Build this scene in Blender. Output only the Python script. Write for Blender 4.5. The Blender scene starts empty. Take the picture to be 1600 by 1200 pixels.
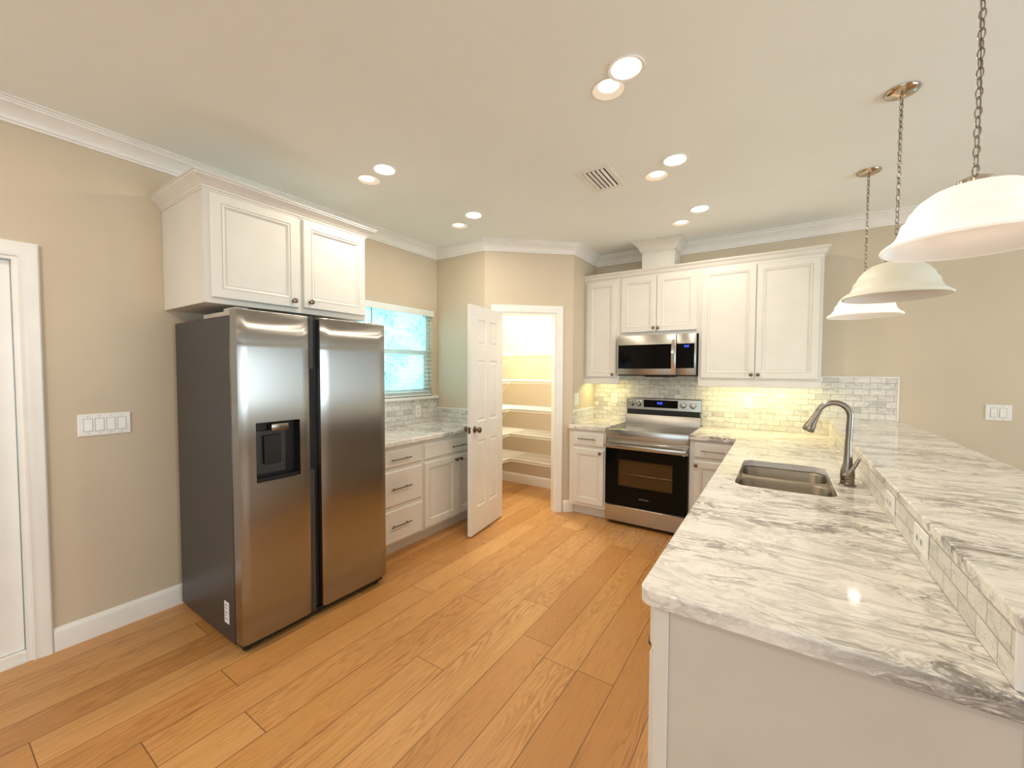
import bpy, bmesh, math, random
from mathutils import Matrix, Vector
random.seed(7)
scn = bpy.context.scene
C = scn.collection
# ------------------------------------------------------------------ camera
cam_d = bpy.data.cameras.new('camera')
cam = bpy.data.objects.new('camera', cam_d); C.objects.link(cam)
CX, CZ = 3.1587, 1.4871
YAW, PIT, ROL, FPX = 0.583, -0.0363, 0.0037, 635.98
_f = Vector((-math.sin(YAW)*math.cos(PIT), math.cos(YAW)*math.cos(PIT), math.sin(PIT)))
_r = Vector((math.cos(YAW), math.sin(YAW), 0)); _u = _r.cross(_f)
_c, _s = math.cos(ROL), math.sin(ROL)
_r2 = _c*_r + _s*_u; _u2 = -_s*_r + _c*_u
cam.matrix_world = Matrix(((_r2.x, _u2.x, -_f.x, CX), (_r2.y, _u2.y, -_f.y, 0), (_r2.z, _u2.z, -_f.z, CZ), (0, 0, 0, 1)))
cam_d.sensor_width = 36; cam_d.lens = FPX/1600*36
cam_d.shift_x = -1.44/1600; cam_d.shift_y = 1.49/1600
cam_d.clip_start = 0.02
scn.camera = cam
# ------------------------------------------------------------------ exposure, world, large lights
scn.view_settings.view_transform = 'Standard'; scn.view_settings.look = 'None'
scn.view_settings.gamma = 1; scn.view_settings.use_curve_mapping = False
scn.view_settings.exposure = -0.07
scn.cycles.max_bounces = 10; scn.cycles.diffuse_bounces = 6; scn.cycles.glossy_bounces = 5
scn.cycles.sample_clamp_indirect = 6
scn.cycles.caustics_reflective = False; scn.cycles.caustics_refractive = False
world = bpy.data.worlds.new('world'); scn.world = world; world.use_nodes = True
world.node_tree.nodes['Background'].inputs[0].default_value = (0.55, 0.86, 1.0, 1)
world.node_tree.nodes['Background'].inputs[1].default_value = 1.6

def lin(r, g, b, a=1):
    f = lambda c: (c/255/12.92) if c <= 10.3 else ((c/255+.055)/1.055)**2.4
    return (f(r), f(g), f(b), a)

def area(name, loc, rot, sx, sy, power, col, parent=None, spread=math.pi, shape='RECTANGLE'):
    l = bpy.data.lights.new(name, 'AREA'); l.energy = power; l.color = col; l.shape = shape
    l.size = sx; l.size_y = sy; l.spread = spread
    o = bpy.data.objects.new(name, l); C.objects.link(o)
    o.location = loc; o.rotation_euler = rot
    if parent: o.parent = parent
    return o
RX, RY0 = 9.0, -4.2                       # the open plan room reaches this far right and behind
DAY = (0.80, 0.92, 1.0)
area('daylight_right_window', (RX-.40, 1.2, 1.25), (0, math.radians(108), 0), 1.5, 3.6, 160, DAY)
area('daylight_dining_window', (6.64, 4.498+.16, 1.27), (math.radians(-90), 0, 0), 3.84, 1.6, 95, (0.30, 0.75, 1.0))
area('daylight_added_rear_window', (3.0, RY0+.40, 1.25), (math.radians(108), 0, 0), 3.6, 1.6, 52, (.72, .88, 1.0))  # lamp for an unseen rear window, added to help light the room
area('daylight_kitchen_window', (-.28, 2.73, 1.66), (0, math.radians(-90), 0), .9, .95, 6.5, (0.66, 0.93, 1.0))

# ------------------------------------------------------------------ materials
class NT:
    def __init__(s, name):
        s.m = bpy.data.materials.new(name); s.m.use_nodes = True
        s.t = s.m.node_tree; s.n = s.t.nodes; s.b = s.n['Principled BSDF']
    def add(s, typ, **kw):
        nd = s.n.new(typ)
        for k, v in kw.items(): setattr(nd, k, v)
        return nd
    def lk(s, a, b): s.t.links.new(a, b)
    def put(s, sock, v):
        if hasattr(v, 'links') or isinstance(v, bpy.types.NodeSocket): s.lk(v, sock)
        else: sock.default_value = v
    def math(s, op, a, b=None, c=None, clamp=False):
        nd = s.add('ShaderNodeMath', operation=op, use_clamp=clamp); s.put(nd.inputs[0], a)
        if b is not None: s.put(nd.inputs[1], b)
        if c is not None: s.put(nd.inputs[2], c)
        return nd.outputs[0]
    def obj(s): return s.add('ShaderNodeTexCoord').outputs['Object']
    def sep(s, v):
        nd = s.add('ShaderNodeSeparateXYZ'); s.lk(v, nd.inputs[0]); return nd.outputs
    def comb(s, x, y, z=0.0):
        nd = s.add('ShaderNodeCombineXYZ')
        for i, v in enumerate((x, y, z)): s.put(nd.inputs[i], v)
        return nd.outputs[0]
    def noise(s, vec, scale=5, detail=2, rough=.5, dist=0.0):
        nd = s.add('ShaderNodeTexNoise'); s.lk(vec, nd.inputs['Vector'])
        nd.inputs['Scale'].default_value = scale; nd.inputs['Detail'].default_value = detail
        nd.inputs['Roughness'].default_value = rough; nd.inputs['Distortion'].default_value = dist
        return nd.outputs['Fac']
    def white(s, vec):
        nd = s.add('ShaderNodeTexWhiteNoise', noise_dimensions='3D'); s.lk(vec, nd.inputs['Vector']); return nd.outputs['Value']
    def ramp(s, fac, stops):
        nd = s.add('ShaderNodeValToRGB'); s.lk(fac, nd.inputs[0]); e = nd.color_ramp.elements
        while len(e) < len(stops): e.new(.5)
        for el, (p, c) in zip(e, stops): el.position = p; el.color = c if len(c) == 4 else (*c, 1)
        return nd.outputs[0]
    def sstep(s, x, a, b):
        nd = s.add('ShaderNodeMapRange', interpolation_type='SMOOTHSTEP'); s.put(nd.inputs[0], x)
        nd.inputs[1].default_value = a; nd.inputs[2].default_value = b
        nd.inputs[3].default_value = 0; nd.inputs[4].default_value = 1; return nd.outputs[0]
    def mix(s, fac, a, b, mode='MIX'):
        nd = s.add('ShaderNodeMix', data_type='RGBA', blend_type=mode)
        s.put(nd.inputs[0], fac); s.put(nd.inputs[6], a); s.put(nd.inputs[7], b); return nd.outputs[2]
    def bump(s, h, strength=.2, dist=.002):
        nd = s.add('ShaderNodeBump'); nd.inputs['Strength'].default_value = strength; nd.inputs['Distance'].default_value = dist
        s.lk(h, nd.inputs['Height']); s.lk(nd.outputs[0], s.b.inputs['Normal'])

M = {}
def simple(name, col, rough=.5, metal=0.0, emit=None, es=0.0, var=.02, scale=6, **kw):
    n = NT(name); b = n.b
    f = n.noise(n.obj(), scale, 3)
    k = n.sstep(f, .3, .7)
    lo = tuple(c*(1-var) for c in col[:3])+(1,); hi = tuple(min(1, c*(1+var)) for c in col[:3])+(1,)
    n.lk(n.mix(k, lo, hi), b.inputs['Base Color'])
    b.inputs['Roughness'].default_value = rough; b.inputs['Metallic'].default_value = metal
    if emit: b.inputs['Emission Color'].default_value = emit; b.inputs['Emission Strength'].default_value = es
    for k2, v in kw.items(): b.inputs[k2].default_value = v
    M[name] = n.m; return n
n = simple('wall_paint', lin(209, 194, 171), .75, scale=3, var=.015); n.bump(n.noise(n.obj(), 260, 2), .05, .001)
n = simple('ceiling_paint', lin(243, 248, 247), .85, scale=2, var=.012); n.bump(n.noise(n.obj(), 160, 3), .10, .001)
simple('trim_white', lin(240, 237, 231), .35)
simple('cabinet_white', lin(224, 220, 212), .38)
simple('end_panel_shaded', lin(208, 200, 191), .5)  # cabinet white darkened: the end panel's shade is put into the colour
simple('door_white', lin(238, 236, 231), .38)
simple('plate_white', lin(240, 238, 232), .3)
simple('slot_dark', lin(120, 112, 104), .5)
simple('black_gloss', (.0025, .0025, .0025, 1), .06, **{'Specular IOR Level': .14})
simple('black_plastic', (.007, .007, .0075, 1), .4)
simple('grey_plastic', lin(58, 60, 62), .35)
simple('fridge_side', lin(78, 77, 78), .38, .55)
simple('pendant_nickel', lin(196, 180, 160), .16, 1)
simple('hinge_grey', lin(176, 168, 158), .45)
simple('nickel', lin(152, 142, 130), .27, 1)
simple('bronze_nickel', lin(128, 112, 94), .25, 1)
simple('handle_dark', lin(120, 110, 100), .3, 1)
simple('chrome', lin(225, 222, 216), .1, 1)
simple('oven_cavity', lin(128, 104, 70), .35)
simple('wire_white', lin(245, 245, 240), .4)
simple('slat_white', lin(236, 240, 238), .45)
simple('sticker_white', lin(236, 236, 240), .5)
simple('ink_grey', lin(150, 150, 158), .6)
simple('logo_grey', lin(120, 116, 116), .4)
simple('lens_bright', (1, .93, .8, 1), .5, emit=(1, .9, .72, 1), es=9)
simple('lens_soft', (.95, .92, .82, 1), .5, emit=(1, .97, .84, 1), es=1.0)
simple('ghost_glow_cream', lin(250, 240, 224), .4, emit=(1, .90, .74, 1), es=.30)  # painted glow of the dim exposure ghosts
simple('display_blue', (.02, .03, .5, 1), .3, emit=(.06, .12, 1, 1), es=3)
simple('vent_dark', (.03, .028, .026, 1), .7)
simple('dark_shadow_gap', (.006, .006, .006, 1), .6)
simple('ground_outdoor', lin(150, 160, 140), .9)
def steel(name, col, rough, aniso, grain_axis):
    n = NT(name); b = n.b; o = n.sep(n.obj())
    v = n.comb(n.math('MULTIPLY', o[0], 1 if grain_axis == 0 else 300), n.math('MULTIPLY', o[1], 1 if grain_axis == 1 else 300), n.math('MULTIPLY', o[2], 1 if grain_axis == 2 else 300))
    g = n.noise(v, 3, 2)
    n.lk(n.mix(g, tuple(c*.97 for c in col[:3])+(1,), col), b.inputs['Base Color'])
    n.lk(n.math('MULTIPLY_ADD', g, .03, rough-.015), b.inputs['Roughness'])
    b.inputs['Metallic'].default_value = 1
    b.inputs['Anisotropic'].default_value = aniso
    tg = n.add('ShaderNodeTangent', direction_type='RADIAL', axis='Z'); n.lk(tg.outputs[0], b.inputs['Tangent'])
    b.inputs['Anisotropic Rotation'].default_value = 0.0
    M[name] = n.m
steel('stainless', lin(186, 181, 172), .26, .0, 0)
steel('fridge_steel', lin(166, 163, 158), .26, .98, 2)
steel('sink_steel', lin(150, 138, 122), .34, .0, 0)

def floor_mat():
    n = NT('oak_planks'); o = n.sep(n.obj()); x, y = o[0], o[1]
    W = .1835; Ln = 1.42
    xs = n.math('DIVIDE', n.math('SUBTRACT', x, 1.98-W*60), W)
    i = n.math('FLOOR', xs); fx = n.math('FRACT', xs)
    r = n.white(n.comb(i, 3.3, 1.7))
    ys = n.math('ADD', n.math('DIVIDE', y, Ln), n.math('MULTIPLY', r, 9.7))
    j = n.math('FLOOR', ys); fy = n.math('FRACT', ys)
    t = n.white(n.comb(i, j, .5)); t2 = n.white(n.comb(i, j, 9.5))
    ex = n.math('MULTIPLY', n.math('MINIMUM', fx, n.math('SUBTRACT', 1.0, fx)), W)
    ey = n.math('MULTIPLY', n.math('MINIMUM', fy, n.math('SUBTRACT', 1.0, fy)), Ln)
    seam = n.math('SUBTRACT', 1.0, n.sstep(n.math('MINIMUM', ex, ey), .0008, .0028))
    gv = n.comb(n.math('MULTIPLY', x, 6.5), n.math('MULTIPLY', y, .62), n.math('MULTIPLY', t, 60.0))
    g = n.noise(gv, 1.0, 3.0, .45, .2)
    rings = n.math('FRACT', n.math('MULTIPLY', g, 34.0))
    line = n.math('SUBTRACT', 1.0, n.sstep(n.math('ABSOLUTE', n.math('SUBTRACT', rings, .5)), .0, .38))
    amp = n.math('MULTIPLY_ADD', n.sstep(n.noise(n.comb(n.math('MULTIPLY', x, 6.0), n.math('MULTIPLY', y, .9), n.math('MULTIPLY', t2, 30.0)), 1.0, 1), .42, .60), .75, .25)
    fine = n.noise(n.comb(n.math('MULTIPLY', x, 150.0), n.math('MULTIPLY', y, 5.0), n.math('MULTIPLY', t, 20.0)), 1.0, 2, .6)
    base = n.ramp(t, [(0, lin(185, 130, 72)), (.5, lin(197, 143, 84)), (1, lin(207, 156, 97))])
    c = n.mix(n.math('MULTIPLY', n.math('MULTIPLY', line, amp), .52), base, lin(142, 88, 38))
    c = n.mix(n.math('MULTIPLY', n.sstep(fine, .42, .75), .45), c, lin(158, 106, 56))
    c = n.mix(n.math('MULTIPLY', seam, .85), c, lin(84, 50, 22))
    n.lk(c, n.b.inputs['Base Color'])
    n.lk(n.math('MULTIPLY_ADD', fine, .12, .30), n.b.inputs['Roughness'])
    n.bump(n.math('ADD', n.math('MULTIPLY', seam, -1.0), n.math('MULTIPLY', fine, .12)), .25, .0012)
    M['oak_planks'] = n.m
floor_mat()

def marble(name, ax):           # ax: stretch factors per object axis, veins run along the smallest
    n = NT(name); o = n.sep(n.obj())
    v0 = n.comb(n.math('MULTIPLY', o[0], ax[0]), n.math('MULTIPLY', o[1], ax[1]), n.math('MULTIPLY', o[2], ax[2]))
    w = n.add('ShaderNodeTexNoise'); n.lk(v0, w.inputs['Vector']); w.inputs['Scale'].default_value = 1.1; w.inputs['Detail'].default_value = 3
    sc = n.add('ShaderNodeVectorMath', operation='MULTIPLY_ADD'); n.lk(w.outputs['Color'], sc.inputs[0]); sc.inputs[1].default_value = (1.8, 1.8, 1.8); n.lk(v0, sc.inputs[2])
    v = sc.outputs[0]
    n1 = n.noise(v, 1.9, 8, .64, .35); n2 = n.noise(v, 4.6, 9, .68, .6); n3 = n.noise(v, .85, 3, .5); n4 = n.noise(v, 9.0, 8, .7, .5)
    def vein(f, wd): return n.math('SUBTRACT', 1.0, n.sstep(n.math('ABSOLUTE', n.math('SUBTRACT', f, .5)), .0, wd))
    mask = n.sstep(n3, .36, .62)
    a = n.math('MULTIPLY', vein(n1, .05), n.math('MULTIPLY_ADD', mask, .7, .3))
    b = n.math('MULTIPLY', vein(n2, .06), n.math('MULTIPLY_ADD', mask, .65, .2))
    d = n.math('MULTIPLY', n.sstep(n4, .50, .68), n.math('MULTIPLY_ADD', mask, .7, .3))
    cl = n.math('MULTIPLY', n.sstep(n.noise(v, 2.6, 7, .68, .5), .47, .68), n.math('MULTIPLY_ADD', mask, .85, .15))
    c = n.mix(n.math('MULTIPLY', cl, .5), lin(240, 235, 228), lin(166, 158, 152))
    c = n.mix(n.math('MULTIPLY', d, .26), c, lin(140, 131, 124))
    c = n.mix(n.math('MULTIPLY', b, .62), c, lin(126, 117, 110))
    c = n.mix(n.math('MULTIPLY', a, .78), c, lin(98, 90, 85))
    n.lk(c, n.b.inputs['Base Color']); n.b.inputs['Roughness'].default_value = .07
    M[name] = n.m
marble('marble', (1.8, 4.8, 4.8))

def tile(name, plane):
    n = NT(name); o = n.sep(n.obj())
    h, hz = (o[0], o[2]) if plane == 'xz' else (o[1], o[2])
    TW, TH = .1035, .0512
    row = n.math('FLOOR', n.math('DIVIDE', n.math('SUBTRACT', hz, .929-.512), TH))
    fz = n.math('FRACT', n.math('DIVIDE', n.math('SUBTRACT', hz, .929-.512), TH))
    hs = n.math('ADD', n.math('DIVIDE', h, TW), n.math('MULTIPLY', n.math('MODULO', row, 2.0), .5))
    col = n.math('FLOOR', hs); fh = n.math('FRACT', hs)
    e = n.math('MINIMUM', n.math('MULTIPLY', n.math('MINIMUM', fh, n.math('SUBTRACT', 1.0, fh)), TW), n.math('MULTIPLY', n.math('MINIMUM', fz, n.math('SUBTRACT', 1.0, fz)), TH))
    g = n.math('SUBTRACT', 1.0, n.sstep(e, .0008, .0024))
    t = n.white(n.comb(col, row, .5)); off = n.math('MULTIPLY', t, 37.0)
    vv = n.comb(n.math('ADD', n.math('MULTIPLY', h, 9.0), off), n.math('MULTIPLY', hz, 22.0), off)
    nz = n.noise(vv, 1.0, 6, .6, .6)
    c = n.ramp(t, [(0, lin(198, 194, 187)), (.12, lin(218, 214, 207)), (.6, lin(226, 222, 214)), (1, lin(234, 230, 222))])
    c = n.mix(n.math('MULTIPLY', n.sstep(nz, .48, .72), .62), c, lin(160, 156, 152))
    v2 = n.math('SUBTRACT', 1.0, n.sstep(n.math('ABSOLUTE', n.math('SUBTRACT', n.noise(vv, 2.2, 6, .6, .8), .5)), 0, .03))
    c = n.mix(n.math('MULTIPLY', v2, .36), c, lin(122, 118, 114))
    c = n.mix(n.math('MULTIPLY', g, .9), c, lin(148, 141, 128))
    n.lk(c, n.b.inputs['Base Color']); n.b.inputs['Roughness'].default_value = .3
    n.bump(n.math('MULTIPLY', g, -1.0), .35, .0015)
    M[name] = n.m
tile('marble_tile_back', 'xz'); tile('marble_tile_side', 'yz')

def glass_mat(name, col, rough, mixfac):
    n = NT(name); n.n.remove(n.b)
    out = n.n['Material Output']
    tr = n.add('ShaderNodeBsdfTransparent'); tr.inputs[0].default_value = col
    gl = n.add('ShaderNodeBsdfGlossy'); gl.inputs['Roughness'].default_value = rough
    fr = n.add('ShaderNodeFresnel'); fr.inputs[0].default_value = 1.45
    mx = n.add('ShaderNodeMixShader')
    n.lk(n.math('MULTIPLY', fr.outputs[0], mixfac), mx.inputs[0]); n.lk(tr.outputs[0], mx.inputs[1]); n.lk(gl.outputs[0], mx.inputs[2])
    n.lk(mx.outputs[0], out.inputs[0]); M[name] = n.m
glass_mat('clear_glass', (.94, .97, .97, 1), .02, 1.0)
glass_mat('oven_glass', (.80, .75, .66, 1), .03, .35)
def obscure():
    n = NT('obscure_glass'); n.n.remove(n.b); out = n.n['Material Output']; o = n.obj()
    s = n.noise(o, 24, 5, .7); k = n.noise(o, 3.5, 3)
    c = n.mix(n.sstep(s, .54, .66), (.66, .98, 1, 1), (.14, .48, .54, 1))
    c = n.mix(n.math('MULTIPLY', n.sstep(k, .40, .62), .55), c, (.9, 1, 1, 1))
    tl = n.add('ShaderNodeBsdfTranslucent'); n.lk(c, tl.inputs[0])
    tr = n.add('ShaderNodeBsdfTransparent'); n.lk(c, tr.inputs[0])
    mx = n.add('ShaderNodeMixShader'); mx.inputs[0].default_value = .5
    n.lk(tl.outputs[0], mx.inputs[1]); n.lk(tr.outputs[0], mx.inputs[2]); n.lk(mx.outputs[0], out.inputs[0]); M['obscure_glass'] = n.m
obscure()
def shade(name, col, glow, gs):
    n = simple(name, col, .3, emit=glow, es=gs)
    n.b.inputs['Roughness'].default_value = .42
shade('shade_lit', lin(250, 246, 236), (1, .98, .93, 1), .33)
shade('shade_unlit', lin(226, 222, 206), (1, 1, 1, 1), 0)
shade('shade_inside', lin(232, 226, 220), (1, 1, 1, 1), 0)

# ------------------------------------------------------------------ mesh builder
class MB:
    def __init__(s, xf=None): s.bm = bmesh.new(); s.xf = xf
    def quadbox(s, x0, x1, y0, y1, z0, z1, bev=0.0, seg=1):
        v = [s.bm.verts.new((x, y, z)) for x in (x0, x1) for y in (y0, y1) for z in (z0, z1)]
        fs = [s.bm.faces.new([v[i] for i in q]) for q in ((0, 1, 3, 2), (4, 6, 7, 5), (0, 4, 5, 1), (2, 3, 7, 6), (0, 2, 6, 4), (1, 5, 7, 3))]
        if bev > 0:
            es = {e for f in fs for e in f.edges}
            bmesh.ops.bevel(s.bm, geom=list(es), offset=bev, segments=seg, affect='EDGES', profile=.5)
        return s
    box = quadbox
    def prism(s, poly, z0, z1):
        a = [s.bm.verts.new((x, y, z0)) for x, y in poly]; b = [s.bm.verts.new((x, y, z1)) for x, y in poly]
        n = len(poly); s.bm.faces.new(a[::-1]); s.bm.faces.new(b)
        for i in range(n): s.bm.faces.new((a[i], a[(i+1) % n], b[(i+1) % n], b[i]))
        return s
    def loft(s, loops, cap0=True, cap1=True, closed=True):
        rs = [[s.bm.verts.new(p) for p in l] for l in loops]; n = len(rs[0])
        for a, b in zip(rs, rs[1:]):
            for i in range(n if closed else n-1): s.bm.faces.new((a[i], a[(i+1) % n], b[(i+1) % n], b[i]))
        if cap0: s.bm.faces.new(rs[0][::-1])
        if cap1: s.bm.faces.new(rs[-1])
        return s
    def lathe(s, prof, c=(0, 0, 0), axis='z', n=32, cap=True):
        def P(r, h, a):
            p = (r*math.cos(a), r*math.sin(a), h)
            if axis == 'x': p = (h, p[0], p[1])
            if axis == 'y': p = (p[0], h, p[1])
            return (c[0]+p[0], c[1]+p[1], c[2]+p[2])
        return s.loft([[P(r, h, 2*math.pi*i/n) for i in range(n)] for r, h in prof], cap, cap)
    def tube(s, pts, r, n=10, closed=False):
        pts = [Vector(p) for p in pts]; rs = r if isinstance(r, (list, tuple)) else [r]*len(pts)
        m = len(pts); loops = []; nrm = None
        for i, p in enumerate(pts):
            t = (pts[(i+1) % m]-pts[i-1]) if closed else (pts[min(i+1, m-1)]-pts[max(i-1, 0)])
            t.normalize()
            if nrm is None:
                nrm = t.cross(Vector((0, 0, 1)) if abs(t.z) < .9 else Vector((1, 0, 0)))
            nrm = (nrm-t*nrm.dot(t)).normalized(); bn = t.cross(nrm)
            loops.append([tuple(p+(nrm*math.cos(2*math.pi*k/n)+bn*math.sin(2*math.pi*k/n))*rs[i]) for k in range(n)])
        if closed:
            loops.append(loops[0]); s.loft(loops, False, False); return s
        return s.loft(loops)
    def sweep(s, path, prof, emit, closed=False):
        # path in plan, prof (offset to the right, height); mitred; emit maps (a, b, h) to xyz
        P = [Vector(p) for p in path]; m = len(P); loops = []
        for i in range(m):
            if closed: d0, d1 = (P[i]-P[i-1]).normalized(), (P[(i+1) % m]-P[i]).normalized()
            else:
                d0 = (P[i]-P[i-1]).normalized() if i else (P[1]-P[0]).normalized()
                d1 = (P[i+1]-P[i]).normalized() if i < m-1 else d0
            n0, n1 = Vector((d0.y, -d0.x)), Vector((d1.y, -d1.x))
            k = (n0+n1).normalized(); k = k/max(.3, k.dot(n0))
            loops.append([emit(P[i].x+k.x*o, P[i].y+k.y*o, h) for o, h in prof])
        if closed: loops.append(loops[0])
        return s.loft(loops, not closed, not closed)
    def panel(s, x0, z0, w, h, loops, back=0.0):
        # nested rectangles facing +y locally: (inset, height)
        L = [[(x0+i, d, z0+i), (x0+w-i, d, z0+i), (x0+w-i, d, z0+h-i), (x0+i, d, z0+h-i)] for i, d in loops]
        return s.loft(L)
    def build(s, name, mat, parent=None, smooth=True, ang=38, origin=None, kind=None):
        bm = s.bm
        bmesh.ops.remove_doubles(bm, verts=bm.verts, dist=1e-6)
        if s.xf is not None: bmesh.ops.transform(bm, matrix=s.xf, verts=bm.verts)
        off = Vector((0, 0, 0))
        if parent is not None:
            p = parent
            while p: off += p.location; p = p.parent
        elif origin is not None: off = Vector(origin)
        bmesh.ops.translate(bm, verts=bm.verts, vec=-off)
        bmesh.ops.recalc_face_normals(bm, faces=bm.faces)
        me = bpy.data.meshes.new(name); bm.to_mesh(me); bm.free()
        me.materials.append(M[mat] if isinstance(mat, str) else mat)
        if smooth:
            me.shade_smooth(); me.set_sharp_from_angle(angle=math.radians(ang))
        o = bpy.data.objects.new(name, me); C.objects.link(o)
        if parent is not None: o.parent = parent
        elif origin is not None: o.location = origin
        if kind: o['kind'] = kind
        return o
def thing(name, label, cat, loc, group=None):
    o = bpy.data.objects.new(name, None); C.objects.link(o); o.location = loc; o.empty_display_size = .1
    o['label'] = label; o['category'] = cat
    if group: o['group'] = group
    return o
def tag(o, label, cat, group=None):
    o['label'] = label; o['category'] = cat
    if group: o['group'] = group
    return o
def struct(mb, name, mat, **k): return mb.build(name, mat, kind='structure', **k)
def frame(ox, oy, oz, facing):
    # local x = viewer's left to right, local y = outward, local z = up
    u, w = {'x+': ((0, 1, 0), (1, 0, 0)), 'y-': ((1, 0, 0), (0, -1, 0)), 'x-': ((0, -1, 0), (-1, 0, 0))}[facing]
    return Matrix(((u[0], w[0], 0, ox), (u[1], w[1], 0, oy), (0, 0, 1, oz), (0, 0, 0, 1)))

# ------------------------------------------------------------------ dimensions
H = 2.7793; YB = 4.498; YC = 3.2734; XD1, XD2, YD2 = .6554, 1.3402, 3.8902
WT = .12
D0 = Vector((XD1, YC)); D1 = Vector((XD2, YD2)); DT = (D1-D0).normalized(); DN = Vector((DT.y, -DT.x)); DL = (D1-D0).length
ZC = .929; ZCB = .889

# ------------------------------------------------------------------ setting
struct(MB().box(-.4, RX+.2, RY0-.2, YB+.2, -.12, 0), 'floor', 'oak_planks', smooth=False)
struct(MB().box(-.4, RX+.2, RY0-.2, YB+.2, H, H+.12), 'ceiling', 'ceiling_paint', smooth=False)
WY0, WY1, WZ0, WZ1 = 2.25, 3.205, 1.209, 2.125     # kitchen window
DY0, DY1, DZ1 = -.56, .345, 2.04                    # left door opening
w = MB()
w.box(-WT, 0, RY0, DY0, 0, H); w.box(-WT, 0, DY0, DY1, DZ1, H); w.box(-WT, 0, DY1, WY0, 0, H)
w.box(-WT, 0, WY0, WY1, 0, WZ0); w.box(-WT, 0, WY0, WY1, WZ1, H); w.box(-WT, 0, WY1, YB+WT, 0, H)
struct(w, 'wall_left', 'wall_paint', smooth=False)
w = MB(); BX0, BX1, BZ0, BZ1 = 4.74, 8.55, .45, 2.08
w.box(0, BX0, YB, YB+WT, 0, H); w.box(BX0, BX1, YB, YB+WT, 0, BZ0); w.box(BX0, BX1, YB, YB+WT, BZ1, H); w.box(BX1, RX, YB, YB+WT, 0, H)
struct(w, 'wall_back', 'wall_paint', smooth=False)
w = MB(); RW0, RW1, RZ0, RZ1 = -.7, 3.1, .45, 2.08
w.box(RX, RX+WT, RY0, RW0, 0, H); w.box(RX, RX+WT, RW0, RW1, 0, RZ0); w.box(RX, RX+WT, RW0, RW1, RZ1, H); w.box(RX, RX+WT, RW1, YB+WT, 0, H)
struct(w, 'wall_right', 'wall_paint', smooth=False)
w = MB(); FX0, FX1, FZ0, FZ1 = 1.1, 4.9, .4, 2.1
w.box(0, FX0, RY0-WT, RY0, 0, H); w.box(FX0, FX1, RY0-WT, RY0, 0, FZ0); w.box(FX0, FX1, RY0-WT, RY0, FZ1, H); w.box(FX1, RX, RY0-WT, RY0, 0, H)
struct(w, 'wall_front', 'wall_paint', smooth=False)
# pantry walls: return, diagonal with door opening, side return
def dp(t, o=0.0): p = D0+DT*t+DN*o; return (p.x, p.y)
OT0, OT1, OZ = .135, .742, 2.075
w = MB(); th = .115
w.prism([(0, YC), (XD1, YC), dp(0, -th*.0) , (XD1-.04, YC+th), (0, YC+th)][0:2]+[(XD1-.05, YC+th), (0, YC+th)], 0, H)
w.prism([dp(0), dp(OT0), dp(OT0, -th), (XD1-.05, YC+th)], 0, H)
w.prism([dp(OT1), dp(DL), (XD2-th, YD2+.05), dp(OT1, -th)], 0, H)
w.prism([dp(OT0), dp(OT1), dp(OT1, -th), dp(OT0, -th)], OZ, H)
w.prism([(XD2, YD2), (XD2, YB), (XD2-th, YB), (XD2-th, YD2+.05)], 0, H)
struct(w, 'wall_pantry', 'wall_paint', smooth=False)
# half wall behind the peninsula
XT = 3.5235; XH = 3.66; YE = 1.068; ZBB = 1.037; ZBT = 1.072
struct(MB().box(XT, XH, YE, YB, 0, ZBB), 'wall_peninsula', 'end_panel_shaded', smooth=False)
# crown moulding
CROWN = [(0, H-.1034), (.012, H-.1034), (.013, H-.092), (.020, H-.088), (.022, H-.080), (.028, H-.066), (.040, H-.048), (.056, H-.034), (.068, H-.027), (.070, H-.018), (.078, H-.016), (.080, H-.010), (.0898, H-.008), (.0898, H), (0, H)]
id3 = lambda a, b, h: (a, b, h)
struct(MB().sweep([(0, RY0), (0, YC), (XD1, YC), (XD2, YD2), (XD2, YB), (RX, YB), (RX, RY0), (0, RY0)][:7], CROWN, id3), 'trim_1', 'trim_white', ang=30)
# baseboards
BASE = [(0, 0), (.016, 0), (.016, .098), (.013, .110), (.007, .118), (.004, .1232), (0, .1232)]
struct(MB().sweep([(0, .417), (0, 1.92)], BASE, id3), 'baseboard_left', 'trim_white', ang=30)
struct(MB().sweep([(0, RY0), (0, -.64)], BASE, id3), 'baseboard_left', 'trim_white', ang=30)
struct(MB().sweep([dp(.825), (XD2, YD2), (XD2, YD2+.016)], BASE, id3), 'baseboard_pantry', 'trim_white', ang=30)
struct(MB().sweep([(0, YC+th), (0, YB), (XD2-th, YB), (XD2-th, YD2+.06)], BASE, id3), 'baseboard_inner', 'trim_white', ang=30)
struct(MB().sweep([(XH, YB), (RX, YB), (RX, RY0), (0, RY0)], BASE, id3), 'baseboard_back', 'trim_white', ang=30)
# casings
CAS = [(0, 0), (0, .010), (.008, .013), (.014, .011), (.030, .013), (.050, .018), (.064, .018), (.070, .014), (.070, 0)]
def casing(name, u0, u1, z1, emit, rev=.0):
    # path runs up the left jamb, over, down the right; the profile grows outward (to the left of travel)
    pr = [(-o, d) for o, d in CAS]
    return struct(MB().sweep([(u0, 0), (u0, z1), (u1, z1), (u1, 0)], pr, emit), name, 'trim_white', ang=30)
casing('trim_2', DY0, DY1, DZ1, lambda a, b, h: (h, a, b))
casing('trim_3', OT0, OT1, OZ, lambda a, b, h: (*dp(a, h), b))
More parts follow.
